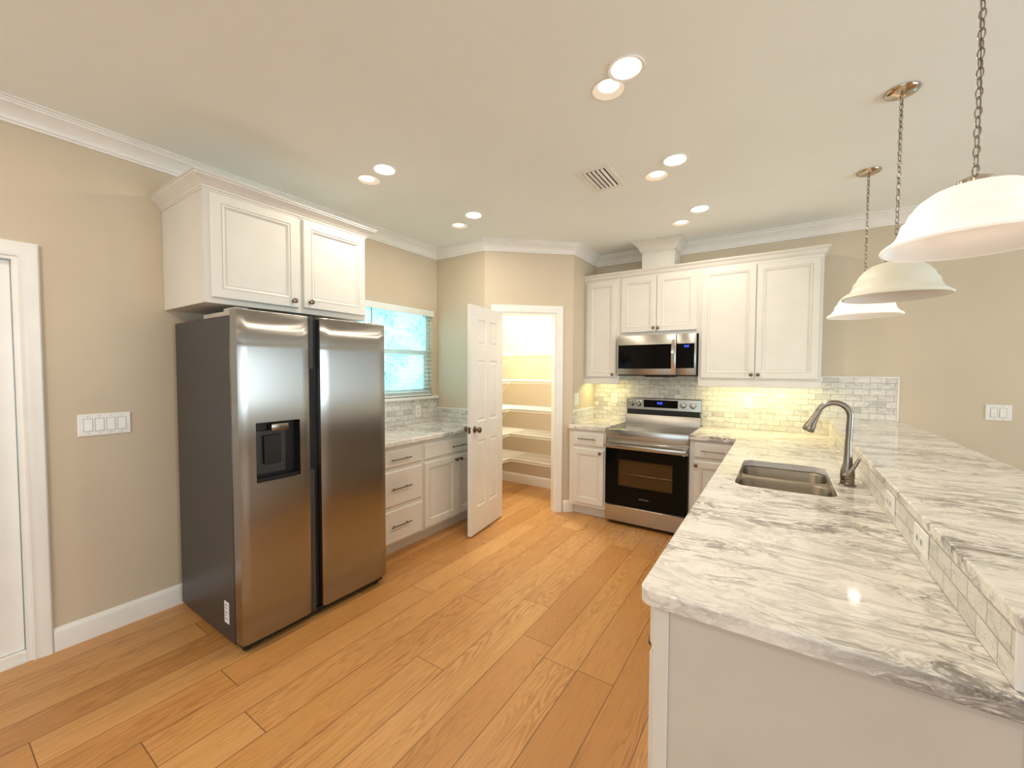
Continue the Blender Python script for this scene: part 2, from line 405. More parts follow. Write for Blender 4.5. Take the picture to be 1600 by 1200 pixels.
# door jambs and stops of the two doors
w = MB(); jt = .018
def jamb(u0, u1, z1, d0, d1, emit):
    for (a0, a1, b0, b1) in ((u0, u0+jt, 0, z1-jt-.0002), (u1-jt, u1, 0, z1-jt-.0002), (u0, u1, z1-jt, z1)):
        L = [[emit(a0, b0, d), emit(a1, b0, d), emit(a1, b1, d), emit(a0, b1, d)] for d in (d0, d1)]
        w.loft(L)
jamb(OT0, OT1, OZ, -th-.001, .001, lambda a, b, h: (*dp(a, h), b))
struct(w, 'trim_4', 'trim_white', smooth=False)
w = MB()
jamb(DY0, DY1, DZ1, -WT, .001, lambda a, b, h: (h, a, b))
w.box(-WT, .004, DY0+jt+.0005, DY1-jt-.0005, .0003, .012)
struct(w, 'trim_5', 'trim_white', smooth=False)

# six panel door
def six_panel(mb, W, Hd, T):
    xs = [0, .11*W/.6, .11*W/.6+.155*W/.6, W-(.11+.155)*W/.6, W-.11*W/.6, W]
    zs = [0, .235, .835, 1.01, 1.56, 1.70, 1.925, Hd]
    pc = {(i, j) for i in (1, 3) for j in (1, 3, 5)}
    for side in (0, 1):
        y = 0 if side else T; sg = -1 if side == 0 else 1
        for i in range(5):
            for j in range(7):
                x0, x1, z0, z1 = xs[i], xs[i+1], zs[j], zs[j+1]
                lp = [(0, 0)] if (i, j) not in pc else [(0, 0), (.008, .009), (.014, .010), (.032, .002), (.034, .002)]
                L = [[(x0+a, y+sg*d, z0+a), (x1-a, y+sg*d, z0+a), (x1-a, y+sg*d, z1-a), (x0+a, y+sg*d, z1-a)] for a, d in lp]
                if len(L) == 1: mb.bm.faces.new([mb.bm.verts.new(p) for p in L[0]])
                else: mb.loft(L, False, True)
    for i in range(5):
        for z in (0, Hd): mb.bm.faces.new([mb.bm.verts.new(p) for p in ((xs[i], 0, z), (xs[i+1], 0, z), (xs[i+1], T, z), (xs[i], T, z))])
    for j in range(7):
        for x in (0, W): mb.bm.faces.new([mb.bm.verts.new(p) for p in ((x, 0, zs[j]), (x, 0, zs[j+1]), (x, T, zs[j+1]), (x, T, zs[j]))])
    return mb
def knobset(W, T, parent, xf):
    # knob, rose on both faces and a latch plate on the edge; local door frame
    for y, sg in ((T, 1), (0, -1)):
        pf = [(.002, 0), (.030, 0), (.031, .004), (.026, .008), (.012, .012), (.010, .026), (.018, .034), (.026, .042), (.0275, .052), (.024, .060), (.014, .065), (.002, .066)]
        MB(xf).lathe([(r, sg*h) for r, h in pf], (.062, y, .945), 'y', 24).build('knob', 'bronze_nickel', parent)
    MB(xf).box(-.0015, .0, T/2-.012, T/2+.012, .945-.028, .945+.028).build('latch_plate', 'bronze_nickel', parent)
# pantry door, standing open: hinge at the right end as seen
h0 = Vector((.8243, 3.3492)); f0 = Vector((.9069, 2.7526)); wd = (h0-f0).length; dd = (h0-f0).normalized(); nn = Vector((dd.y, -dd.x))
TD = .035
xf = Matrix(((dd.x, nn.x, 0, f0.x-nn.x*TD), (dd.y, nn.y, 0, f0.y-nn.y*TD), (0, 0, 1, .014), (0, 0, 0, 1)))
dr = six_panel(MB(xf), wd, 2.044, TD).build('door_2', 'door_white', ang=12, kind='structure')
tag(dr, 'open white six-panel pantry door with a bronze knob', 'door')
knobset(wd, TD, dr, xf)
for z in (.25, 1.05, 1.85):
    MB(xf).lathe([(.001, -.05), (.006, -.05), (.006, .05), (.001, .05)], (wd+.005, TD*.3, z), 'z', 12).build('hinge', 'bronze_nickel', dr)
# left entry door, shut, hardly in the picture
xf = Matrix(((0, -1, 0, -.032), (1, 0, 0, DY0+jt+.003), (0, 0, 1, .055), (0, 0, 0, 1)))
W1 = DY1-DY0-2*jt-.006
d1 = MB(xf).box(0, W1, 0, .035, 0, DZ1-jt-.06, .002).build('door_1', 'door_white', kind='structure')
tag(d1, 'closed plain white door at the left edge of the room', 'door')
MB().box(-.06, -.005, DY0+jt, DY1-jt, .012, .052, .003).build('threshold', 'trim_white', d1)
MB(xf).lathe([(.002, 0), (.03, 0), (.012, -.012), (.010, -.026), (.026, -.042), (.0275, -.052), (.002, -.066)], (.07, 0, .9), 'y', 20).build('knob', 'bronze_nickel', d1)

# ------------------------------------------------------------------ windows
def window(name, emit, u0, u1, z0, z1, pane, mullions=0, sill=None, mid=None):
    fr = MB(); f = .045
    def bar(a0, a1, b0, b1, d0, d1):
        fr.loft([[emit(a0, b0, d), emit(a1, b0, d), emit(a1, b1, d), emit(a0, b1, d)] for d in (d0, d1)])
    for a0, a1, b0, b1 in ((u0, u0+f, z0, z1), (u1-f, u1, z0, z1), (u0+f, u1-f, z0, z0+f), (u0+f, u1-f, z1-f, z1)): bar(a0, a1, b0, b1, -WT, -.055)
    for k in range(mullions):
        c = u0+(u1-u0)*(k+1)/(mullions+1); bar(c-.05, c+.05, z0+f, z1-f, -WT, -.055)
    o = struct(fr, name, 'trim_white', smooth=False)
    zm = mid if mid else (z0+z1)/2
    e = (u1-u0)/(mullions+1)
    for k in range(mullions+1):
        a0 = u0+e*k+(f if k == 0 else .05); a1 = u0+e*(k+1)-(f if k == mullions else .05)
        s = MB(); fr = s
        bar(a0, a1, zm-.022, zm+.022, -.10, -.06)
        for q in (a0, a1-.028): bar(q, q+.028, z0+f, zm-.022, -.09, -.06)
        bar(a0+.028, a1-.028, z0+f, z0+f+.03, -.09, -.06)
        sh = s.build('sash', 'trim_white', o, smooth=False)
        for b0, b1 in ((z0+f, zm-.022), (zm+.022, z1-f)):
            s = MB(); fr = s; bar(a0, a1, b0, b1, -.085, -.079); s.build('pane', pane, o, smooth=False)
    return o
wl = lambda a, b, h: (h, a, b)
w1 = window('window_1', wl, WY0, WY1, WZ0, WZ1, 'obscure_glass', mid=1.668)
MB().box(-.055, .034, WY0-.05, YC-.001, 1.180, 1.209, .004).build('window_sill', 'trim_white', w1)
window('window_2', lambda a, b, h: (RX-h, a, b), RW0, RW1, RZ0, RZ1, 'clear_glass', 2)
window('window_3', lambda a, b, h: (a, YB-h, b), BX0, BX1, BZ0, BZ1, 'clear_glass', 2)
window('window_4_added', lambda a, b, h: (a, RY0+h, b), FX0, FX1, FZ0, FZ1, 'clear_glass', 2)  # out-of-view window added behind the camera for more daylight
# blind
def blind(label, emit, u0, u1, z0, z1, val=True, pitch=.043, grp=None):
    t = thing('window_blind', label, 'window blind', emit((u0+u1)/2, z0, 0), grp)
    def bx(mb, a0, a1, b0, b1, d0, d1): mb.loft([[emit(a0, b0, d), emit(a1, b0, d), emit(a1, b1, d), emit(a0, b1, d)] for d in (d0, d1)])
    m = MB(); bx(m, u0-.02, u1+.012, z1-.062, z1, -.012, .012); m.build('valance', 'slat_white', t, smooth=False)
    m = MB(); z = z0+.05
    while z < z1-.07:
        m.loft([[emit(u0+.012, z+dz, d) , emit(u1-.012, z+dz, d), emit(u1-.012, z+dz+.0028, d), emit(u0+.012, z+dz+.0028, d)] for d, dz in ((-.047, .002), (-.026, .0015), (-.005, -.002))]); z += pitch
    m.build('slats', 'slat_white', t, smooth=False)
    m = MB(); bx(m, u0+.012, u1-.012, z0+.008, z0+.024, -.048, -.004); bx(m, u0+.012, u1-.012, z0+.029, z0+.034, -.048, -.004); bx(m, u0+.012, u1-.012, z0+.039, z0+.043, -.048, -.004)
    m.build('bottom_rail', 'slat_white', t, smooth=False)
    for c in (u0+.14, u1-.14):
        m = MB(); bx(m, c-.002, c+.002, z0+.02, z1-.06, -.003, -.001); m.build('ladder_cord', 'slat_white', t, smooth=False)
    m = MB(); m.tube([emit(u0+.17, z1-.06, .006), emit(u0+.17, z0+.30, .007)], .004, 8); m.build('tilt_wand', 'grey_plastic', t)
    return t
blind('white horizontal slat blind over the kitchen window', wl, WY0, WY1, WZ0+.0, 2.119)
blind('white slat blind over the dining window in the back wall', lambda a, b, h: (a, YB-h, b), BX0, BX1, BZ0, BZ1, pitch=.06)
if 0: blind('white slat blind over the wide window in the right wall', lambda a, b, h: (RX-h, a, b), RW0, RW1, RZ0, RZ1, pitch=.06)
struct(MB().box(-9, -.45, -9, 12, -.5, -.3), 'ground_outside', 'ground_outdoor', smooth=False)

# ------------------------------------------------------------------ cabinets
DOORLOOP = [(0, 0), (0, .014), (.004, .019), (.048, .019), (.0495, .0145), (.0525, .0145), (.054, .0178), (.060, .0178), (.0625, .0165), (.066, .0110), (.069, .0108), (.0705, .0075), (.074, .0075), (.0755, .0095), (.077, .0095)]
DRAWLOOP = [(0, 0), (0, .012), (.007, .019)]
KN = [(.001, 0), (.010, 0), (.010, .002), (.0055, .005), (.005, .013), (.009, .018), (.0145, .021), (.016, .025), (.0145, .029), (.008, .0315), (.001, .032)]
def fronts(t, xf, items):
    for it in items:
        k, u0, u1, z0, z1, hw = it
        if k == 'door':
            d = MB(xf).panel(u0, z0, u1-u0, z1-z0, DOORLOOP).build('door', 'cabinet_white', t, ang=25)
            MB(xf).lathe([(r, .019+h) for r, h in KN], (hw[0], 0, hw[1]), 'y', 18).build('knob', 'bronze_nickel', d)
        else:
            d = MB(xf).panel(u0, z0, u1-u0, z1-z0, DRAWLOOP).build('drawer', 'cabinet_white', t, ang=25)
            if hw is None: continue
            c, zz, ln = hw; m = MB(xf)
            m.tube([(c-ln/2, .046, zz), (c+ln/2, .046, zz)], .0048, 10)
            for s in (-1, 1): m.tube([(c+s*(ln/2-.036), .017, zz), (c+s*(ln/2-.036), .046, zz)], .004, 8)
            m.build('handle', 'handle_dark', d)
def base_cab(label, xf, w, depth, items, loc, group=None, toe=True, ztop=ZCB-.001, cat='cabinet', name='base_cabinet'):
    t = thing(name, label, cat, loc, group)
    m = MB(xf).box(0, w, -depth, 0, .105, ztop, .0012)
    m.build('carcass', 'cabinet_white', t)
    if toe: MB(xf).box(0, w, -depth, -.075, 0, .104).build('toe_kick', 'cabinet_white', t)
    fronts(t, xf, items); return t
GB = 'white base cabinets'
XL = .622
yl = 1.925
base_cab('white base cabinet of three drawers beside the refrigerator', frame(XL, yl, 0, 'x+'), 2.452-yl-.001, XL-.002, [
    ('drawer', .02, 2.43-yl, .722, .850, (2.187-yl, .782, .205)), ('drawer', .02, 2.43-yl, .415, .690, (2.188-yl, .553, .205)), ('drawer', .02, 2.43-yl, .123, .378, (2.188-yl, .257, .205))], (XL-.3, yl+.25, 0), GB)
yl = 2.452
base_cab('white base cabinet under the window, one wide drawer over a pair of doors', frame(XL, yl, 0, 'x+'), YC-yl-.002, XL-.002, [
    ('drawer', .013, YC-yl-.028, .720, .848, (2.885-yl, .781, .2)),
    ('door', .011, 2.872-yl, .128, .692, (2.852-yl, .655)), ('door', 2.876-yl, YC-yl-.028, .128, .692, (2.912-yl, .655))], (XL-.3, yl+.4, 0), GB)
YFc = 3.826
base_cab('narrow white base cabinet left of the range', frame(1.3415, YFc, 0, 'y-'), 1.734-1.3415, YB-YFc-.002, [
    ('drawer', .05, 1.717-1.3415, .730, .860, (1.546-1.3415, .800, .19)), ('door', .05, 1.717-1.3415, .140, .697, (1.684-1.3415, .667))], (1.53, 4.15, 0), GB)
base_cab('white base cabinet in the corner right of the range, half hidden by the peninsula', frame(2.499, YFc, 0, 'y-'), 2.94-2.499, YB-YFc-.002, [
    ('drawer', .039, .40, .735, .866, (.19, .800, .19)), ('door', .039, .40, .140, .705, (.058, .669))], (2.72, 4.15, 0), GB)
XPF = 2.900
def pen(label, y1, y0, items): return base_cab(label, frame(XPF, y1, 0, 'x-'), y1-y0-.001, XT-XPF-.004, items, (XPF+.3, (y0+y1)/2, 0), GB)
p1 = pen('white base cabinet at the near end of the peninsula, drawer over door', 1.90, 1.066, [('drawer', .655, .814, .757, .866, None), ('door', .655, .814, .128, .738, (.695, .695)), ('drawer', .02, .635, .757, .866, (.33, .812, .2)), ('door', .02, .325, .128, .738, (.30, .695)), ('door', .33, .635, .128, .738, (.36, .695))])
MB().box(2.937, XT-.001, 1.058, 1.0655, 0, ZCB-.001).build('end_panel', 'end_panel_shaded', p1, smooth=False)
MB().box(2.900, 2.9365, 1.052, 1.0655, 0, ZCB-.001, .0015).build('corner_stile', 'cabinet_white', p1)
# cabinet crown profile: (outward, z)
def cab_crown(zb, zt, pr):
    h = zt-zb
    return [(-.012, zb), (.004, zb), (.006, zb+.10*h), (.012, zb+.16*h), (.013, zb+.26*h), (.25*pr+.008, zb+.40*h), (.5*pr, zb+.56*h), (.8*pr, zb+.74*h), (.88*pr, zb+.80*h), (.89*pr, zb+.90*h), (pr, zb+.93*h), (pr, zt), (-.012, zt)]
# fridge top cabinet
def upper(label, xf, w, depth, z0, z1, items, loc, group, valance=None):
    t = thing('wall_cabinet', label, 'cabinet', loc, group)
    MB(xf).box(0, w, -depth, 0, z0, z1, .001).build('carcass', 'cabinet_white', t)
    fronts(t, xf, items)
    if valance:
        a, b, zb = valance; MB(xf).box(a, b, -.02, .012, zb, z0-.001, .003).build('light_rail', 'cabinet_white', t)
    return t
GU = 'white wall cabinets'
cx, cy0, cy1 = .5955, .9151, 1.9122
fc = upper('deep white two-door cabinet mounted over the refrigerator', frame(cx, cy0, 0, 'x+'), cy1-cy0, cx-.002, 1.8437, 2.448, [
    ('door', .942-cy0, 1.412-cy0, 1.873, 2.430, (1.376-cy0, 1.913)), ('door', 1.445-cy0, 1.902-cy0, 1.879, 2.434, (1.484-cy0, 1.919))], (.3, 1.41, 1.8437), GU)
MB().sweep([(.002, cy0), (cx, cy0), (cx, cy1), (.002, cy1)], [(-a if False else a, z) for a, z in cab_crown(2.437, 2.507, .062)], id3).build('crown', 'cabinet_white', fc, ang=30)
YU = 4.1832; zt = 2.448
uf = lambda x0: frame(x0, YU, 0, 'y-')
upper('tall narrow white wall cabinet left of the microwave', uf(1.3415), 1.734-1.3415, YB-YU-.002, 1.400, zt, [('door', .030, 1.704-1.3415, 1.418, 2.430, (1.672-1.3415, 1.446))], (1.54, 4.33, 1.40), GU, (0.0, .3925, 1.3421))
upper('short two-door white wall cabinet above the microwave', uf(1.7345), 2.4985-1.7345, YB-YU-.002, 1.842, zt, [('door', .022, 2.108-1.7345, 1.875, 2.430, (2.086-1.7345, 1.913)), ('door', 2.112-1.7345, 2.480-1.7345, 1.875, 2.430, (2.131-1.7345, 1.913))], (2.1, 4.33, 1.842), GU)
upper('wide two-door white wall cabinet between the microwave and the pendant lamps', uf(2.499), 3.430-2.499, YB-YU-.002, 1.400, zt, [('door', .022, 2.958-2.499, 1.420, 2.428, (2.933-2.499, 1.455)), ('door', 2.963-2.499, 3.408-2.499, 1.420, 2.420, (2.986-2.499, 1.455))], (2.96, 4.33, 1.40), GU, (0.002, .931, 1.3405))
tag(MB().sweep([(1.3415, YU), (3.430, YU), (3.430, YB-.002)], cab_crown(2.4485, 2.506, .043), id3).build('cabinet_crown', 'cabinet_white', ang=30, origin=(2.4, YU, 2.4485)),
    'white crown strip along the top of the back wall cabinets', 'moulding')
# vent chase above the microwave cabinet
ch = thing('vent_chase', 'boxed white vent chase rising from the wall cabinets to the ceiling', 'duct cover', (2.107, 4.35, 2.449))
MB().box(1.951, 2.262, 4.205, YB-.001, 2.4495, H-.001, .001).build('shaft', 'cabinet_white', ch)
for a, b in ((1.951, 1.958), (2.249, 2.262)): MB().box(a, b, 4.199, 4.2045, 2.507, H-.10, .001).build('corner_strip', 'cabinet_white', ch)
MB().sweep([(1.951, YB-.10), (1.951, 4.205), (2.262, 4.205), (2.262, YB-.10)], [(-.005, H-.1034)]+CROWN[1:-1]+[(-.005, H)], lambda a, b, h: (a, b, h-.001)).build('cap_moulding', 'cabinet_white', ch, ang=30)

# ------------------------------------------------------------------ worktops and backsplash
def slab(name, outline, holes, z0, z1, label, bev=.007):
    bm = bmesh.new(); edges = []
    for loop in [outline]+holes:
        vs = [bm.verts.new((x, y, z1)) for x, y in loop]
        edges += [bm.edges.new((vs[i], vs[(i+1) % len(vs)])) for i in range(len(vs))]
    bmesh.ops.triangle_fill(bm, use_beauty=True, edges=edges, normal=(0, 0, 1))
    bmesh.ops.dissolve_limit(bm, angle_limit=.01, verts=bm.verts, edges=bm.edges)
    r = bmesh.ops.extrude_face_region(bm, geom=bm.faces[:])
    bmesh.ops.translate(bm, verts=[v for v in r['geom'] if isinstance(v, bmesh.types.BMVert)], vec=(0, 0, z0-z1))
    mb = MB(); mb.bm.free(); mb.bm = bm
    o = mb.build(name, 'marble', ang=50, origin=None)
    md = o.modifiers.new('eased_edge', 'BEVEL'); md.width = bev; md.segments = 3; md.limit_method = 'ANGLE'; md.angle_limit = math.radians(60)
    return tag(o, label, 'worktop')
def rrect(x0, x1, y0, y1, r, n=6):
    pts = []
    for cx_, cy_, a0 in ((x1-r, y1-r, 0), (x0+r, y1-r, 90), (x0+r, y0+r, 180), (x1-r, y0+r, 270)):
        for k in range(n+1):
            a = math.radians(a0+90*k/n); pts.append((cx_+r*math.cos(a), cy_+r*math.sin(a)))
    return pts
def arc(cx_, cy_, r, a0, a1, n=6): return [(cx_+r*math.cos(math.radians(a0+(a1-a0)*k/n)), cy_+r*math.sin(math.radians(a0+(a1-a0)*k/n))) for k in range(n+1)]
slab('worktop', [(.001, 1.93), (.6605, 1.93), (.6605, YC-.001), (.001, YC-.001)], [], ZCB, ZC, 'grey veined marble worktop under the kitchen window')
slab('worktop', [(1.3412, 3.796), (1.7355, 3.796), (1.7355, YB-.001), (1.3412, YB-.001)], [], ZCB, ZC, 'small marble worktop left of the range')
SX0, SX1, SY0, SY1 = 2.975, 3.382, 2.268, 2.955
XP, YP = 2.864, 1.036
slab('worktop', [(2.4985, 3.796), (XP, 3.796)] + arc(XP+.035, YP+.035, .035, 180, 270) + [(XT+.03, YP), (XT+.03, YE-.009), (XT-.0, YE-.009), (XT-.001, YB-.001), (2.4985, YB-.001)], [rrect(SX0, SX1, SY0, SY1, .06)], ZCB, ZC, 'veined marble worktop of the peninsula, holding the sink')
XBB = 4.02
slab('bar_top', arc(3.507+.028, 1.03+.028, .028, 180, 270, 10) + arc(XBB-.028, 1.03+.028, .028, 270, 360, 10) + [(XBB, YB-.0105), (3.507, YB-.0105)], [], ZBB+.001, ZBT, 'raised marble bar top running along the peninsula', .006)
def bsp(name, mb, mat, label): return tag(mb.build(name, mat, smooth=False), label, 'backsplash')
bsp('tile_backsplash', MB().box(.0005, .010, 1.93, YC-.001, ZC+.0005, 1.1795), 'marble_tile_side', 'grey marble tile backsplash below the window sill')
bsp('tile_backsplash', MB().box(.0105, XL+.03, YC-.010, YC-.0005, ZC+.0005, 1.068), 'marble_tile_back', 'low marble tile strip behind the open pantry door')
bsp('tile_backsplash', MB().box(XD2+.0005, XD2+.010, YD2+.005, YB-.011, ZC+.0005, 1.055), 'marble_tile_side', 'low marble tile strip beside the small worktop left of the range')
bsp('tile_backsplash', MB().box(XD2+.0005, 3.950, YB-.010, YB-.0005, ZC+.0005, 1.432), 'marble_tile_back', 'marble subway tile backsplash behind the range and under the wall cabinets')
bsp('tile_backsplash', MB().box(XT-.010, XT-.0005, YE+.006, YB-.011, ZC+.0005, ZBB-.0005), 'marble_tile_side', 'narrow marble tile band between the peninsula worktop and the bar top')
m = MB().box(.012, XL+.03, YC-.014, YC-.0005, 1.0685, 1.081, .003); struct(m, 'trim_6', 'trim_white')
m = MB().box(XD2+.0005, XD2+.014, YD2+.004, YB-.011, 1.0555, 1.068, .003); struct(m, 'trim_7', 'trim_white')
m = MB().box(3.4305, 3.962, YB-.014, YB-.0005, 1.4325, 1.444, .003).box(3.9505, 3.962, YB-.014, YB-.0005, ZBT+.001, 1.4325, .003); struct(m, 'trim_8', 'trim_white')
m = MB().box(XT-.011, XT+.004, YE-.006, YE+.0055, ZC+.0005, ZBB-.0005, .003, 2); struct(m, 'trim_9', 'trim_white')

# ------------------------------------------------------------------ refrigerator
fx0, fx1, fy0, fy1, fh = .7874, .8865, .9464, 1.8573, 1.7927
fr = thing('refrigerator', 'side-by-side stainless steel refrigerator with a water dispenser', 'refrigerator', (.45, 1.40, 0))
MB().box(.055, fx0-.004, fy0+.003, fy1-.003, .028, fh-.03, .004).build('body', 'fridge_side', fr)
MB().box(fx0-.0035, fx0+.012, fy0+.010, fy1-.010, .06, fh-.014).build('gasket', 'dark_shadow_gap', fr, smooth=False)
MB().box(.10, .845, fy0+.02, fy1-.02, .022, .0275).box(.80, .85, fy0+.015, fy1-.015, .020, .050).build('base_grille', 'black_plastic', fr, smooth=False)
for yy in (fy0+.045, fy1-.045):
    for xx in (.16, .81): MB().lathe([(.001, 0), (.022, 0), (.022, .021), (.001, .021)], (xx, yy, 0), 'z', 16).build('foot', 'black_plastic', fr)
def fdoor(y0, y1, hole, name, label=None, zt_=fh):
    m = MB(); z0, z1 = .0515, zt_
    ys = sorted({y0+.0+(y1-y0)*k/16 for k in range(17)} | ({hole[0], hole[1]} if hole else set()))
    zs = [z0, z0+.006, .3, .6] + ([hole[2], hole[3]] if hole else [.89, 1.206]) + [1.4, 1.6, z1-.006, z1]
    hw = (y1-y0)/2; yc = (y0+y1)/2
    def X(y, z):
        s = abs(y-yc)/hw
        x = fx1-.0045*s*s
        e = min(y-y0, y1-y)
        if e < .012: x -= .010*(1-e/.012)**2
        if z <= z0+1e-6 or z >= z1-1e-6: x -= .006
        return x
    V = {}
    def v(i, j): 
        if (i, j) not in V: V[i, j] = m.bm.verts.new((X(ys[i], zs[j]), ys[i], zs[j]))
        return V[i, j]
    for i in range(len(ys)-1):
        for j in range(len(zs)-1):
            if hole and ys[i] >= hole[0]-1e-6 and ys[i+1] <= hole[1]+1e-6 and zs[j] >= hole[2]-1e-6 and zs[j+1] <= hole[3]+1e-6: continue
            m.bm.faces.new((v(i, j), v(i+1, j), v(i+1, j+1), v(i, j+1)))
    # sides, back
    xb = fx0+.013
    B = {}
    ni, nj = len(ys)-1, len(zs)-1
    ring = [(i, 0) for i in range(ni)]+[(ni, j) for j in range(nj)]+[(i, nj) for i in range(ni, 0, -1)]+[(0, j) for j in range(nj, 0, -1)]
    bk = [m.bm.verts.new((xb, ys[i], zs[j])) for i, j in ring]
    for k in range(len(ring)):
        a, b = ring[k], ring[(k+1) % len(ring)]
        m.bm.faces.new((v(*a), v(*b), bk[(k+1) % len(ring)], bk[k]))
    m.bm.faces.new(bk)
    return m.build(name, 'fridge_steel', fr, ang=50)
hole = (1.022, 1.255, .890, 1.206)
ld = fdoor(fy0, 1.318, hole, 'door')
rd = fdoor(1.388, fy1, None, 'door')
# flanks of the handle recess between the doors
MB().box(fx0+.014, fx0+.05, 1.322, 1.384, .056, fh-.006).build('centre_recess', 'dark_shadow_gap', fr, smooth=False)
MB().box(fx0+.052, fx1-.012, 1.3185, 1.346, .0515, .90, .003).build('handle_strip', 'grey_plastic', ld)
MB().box(fx0+.052, fx1-.012, 1.3185, 1.346, 1.49, fh-.001, .003).build('handle_strip', 'grey_plastic', ld)
# dispenser
hy0, hy1, hz0, hz1 = hole
m = MB(); xi = fx1-.062
for pts in ([(xi, hy0, hz0), (xi, hy1, hz0), (xi, hy1, hz1), (xi, hy0, hz1)], [(fx1-.003, hy0, hz0), (xi, hy0, hz0), (xi, hy0, hz1), (fx1-.003, hy0, hz1)], [(xi, hy1, hz0), (fx1-.003, hy1, hz0), (fx1-.003, hy1, hz1), (xi, hy1, hz1)],
            [(fx1-.003, hy0, hz1), (xi, hy0, hz1), (xi, hy1, hz1), (fx1-.003, hy1, hz1)], [(xi, hy0, hz0), (fx1-.003, hy0, hz0), (fx1-.003, hy1, hz0), (xi, hy1, hz0)]):
    m.bm.faces.new([m.bm.verts.new(p) for p in pts])
dis = m.build('dispenser_recess', 'black_plastic', ld, smooth=False)
MB().box(xi+.001, xi+.008, hy0+.004, hy1-.055, hz0+.03, hz1-.05, .002).build('back_plate', 'grey_plastic', dis)
MB().box(xi+.012, xi+.026, hy0+.055, hy0+.145, hz0+.085, hz1-.075, .003).build('paddle', 'black_plastic', dis)
MB().box(xi+.006, xi+.048, hy0+.085, hy0+.178, hz1-.052, hz1-.014, .005, 2).build('nozzle_cover', 'nickel', dis)
MB().box(xi+.001, fx1-.006, hy0+.004, hy1-.004, hz0+.001, hz0+.018).build('drip_tray', 'black_plastic', dis)
m = MB()
for a, b, c, d in ((hy0-.002, hy1+.002, hz0-.003, hz0), (hy0-.002, hy0, hz0, hz1), (hy1, hy1+.002, hz0, hz1), (hy0-.002, hy1+.002, hz1, hz1+.002)): m.box(fx1-.006, fx1-.0015, a, b, c, d)
m.build('recess_rim', 'chrome', dis, smooth=False)
for yy in (fy0+.006, fy1-.086):
    MB().box(.46, .805, yy, yy+.08, fh-.0295, fh-.004, .006, 2).box(.70, .83, yy+.005, yy+.072, fh-.006, fh+.012, .006, 2).build('hinge_cover', 'hinge_grey', fr)
st = MB().box(.661, .716, fy0+.0010, fy0+.0026, .116, .233).build('rating_label', 'sticker_white', fr, smooth=False)
m = MB()
for zz, ww in ((.215, .036), (.197, .028), (.175, .038), (.157, .020), (.139, .034)): m.box(.669, .669+ww, fy0+.0002, fy0+.0009, zz-.003, zz+.003)
m.build('print', 'ink_grey', st, smooth=False)

# ------------------------------------------------------------------ range
def text_mesh(s, size, mat, parent, xf, name):
    cu = bpy.data.curves.new(name, 'FONT'); cu.body = s; cu.size = size; cu.align_x = 'CENTER'; cu.align_y = 'CENTER'; cu.extrude = .0003
    to = bpy.data.objects.new('tmp', cu); C.objects.link(to)
    dg = bpy.context.evaluated_depsgraph_get(); me = bpy.data.meshes.new_from_object(to.evaluated_get(dg))
    bpy.data.objects.remove(to)
    off = Vector((0, 0, 0)); p = parent
    while p: off += p.location; p = p.parent
    me.transform(Matrix.Translation(-off) @ xf); me.materials.clear(); me.materials.append(M[mat])
    o = bpy.data.objects.new(name, me); C.objects.link(o); o.parent = parent; return o
def digits(x, y, z, s, parent):
    # a seven segment clock face reading 8:00, lying on a panel that faces -y
    m = MB(); seg = {'8': 'abcdefg', '0': 'abcdef'}
    R = {'a': (0, 1, 1.9, 2), 'g': (0, 1, .95, 1.05), 'd': (0, 1, 0, .1), 'f': (0, .1, 1, 2), 'e': (0, .1, 0, 1), 'b': (.9, 1, 1, 2), 'c': (.9, 1, 0, 1)}
    def dgt(ch, ox):
        for q in seg[ch]:
            a, b, c, d = R[q]; m.box(x+(ox+a)*s-.0004, x+(ox+b)*s+.0004, y-.0012, y, z+c*s-.0004, z+d*s+.0004)
    dgt('8', 0); dgt('0', 2.1); dgt('0', 3.6)
    for c in (.6, 1.4): m.box(x+1.45*s, x+1.65*s, y-.0012, y, z+c*s-.001, z+c*s+.001)
    return m.build('clock_digits', 'display_blue', parent, smooth=False)
rx0, rx1, YR = 1.7385, 2.4955, 3.821
ZR = .9228
rg = thing('electric_range', 'stainless electric range with a black glass oven door', 'range', ((rx0+rx1)/2, 4.15, 0))
MB().box(rx0, rx1, YR+.004, YB-.012, .055, ZR-.012, .002).build('body', 'stainless', rg)
for xx in (rx0+.05, rx1-.05):
    for yy in (YR+.07, YB-.07): MB().lathe([(.001, 0), (.02, 0), (.02, .054), (.001, .054)], (xx, yy, 0), 'z', 14).build('foot', 'black_plastic', rg)
MB().box(rx0+.01, rx1-.01, YR+.05, YR+.06, .012, .054).build('kick_plate', 'black_plastic', rg)
ck = MB().box(rx0+.002, rx1-.002, YR+.006, YB-.10, ZR-.0118, ZR-.001, .002).build('cooktop', 'black_gloss', rg)
MB().box(rx0-.001, rx1+.001, YR-.012, YR+.0055, .828, ZR, .005, 2).build('front_band', 'stainless', rg)
m = MB().box(rx0+.05, rx1-.03, YR-.0135, YR-.0118, .838, .862, .0006); m.build('reflection_strip', 'stainless', rg)  # raised strip standing in for the handle's reflection in the band
for cx_, cy_, r in ((rx0+.2, YR+.17, .115), (rx1-.2, YR+.17, .10), (rx0+.2, YR+.42, .08), (rx1-.2, YR+.42, .10)):
    MB().lathe([(r-.0015, 0), (r, 0), (r, .0006), (r-.0015, .0006), (r-.0015, 0)], (cx_, cy_, ZR-.001), 'z', 40, cap=False).build('burner_ring', 'grey_plastic', ck)
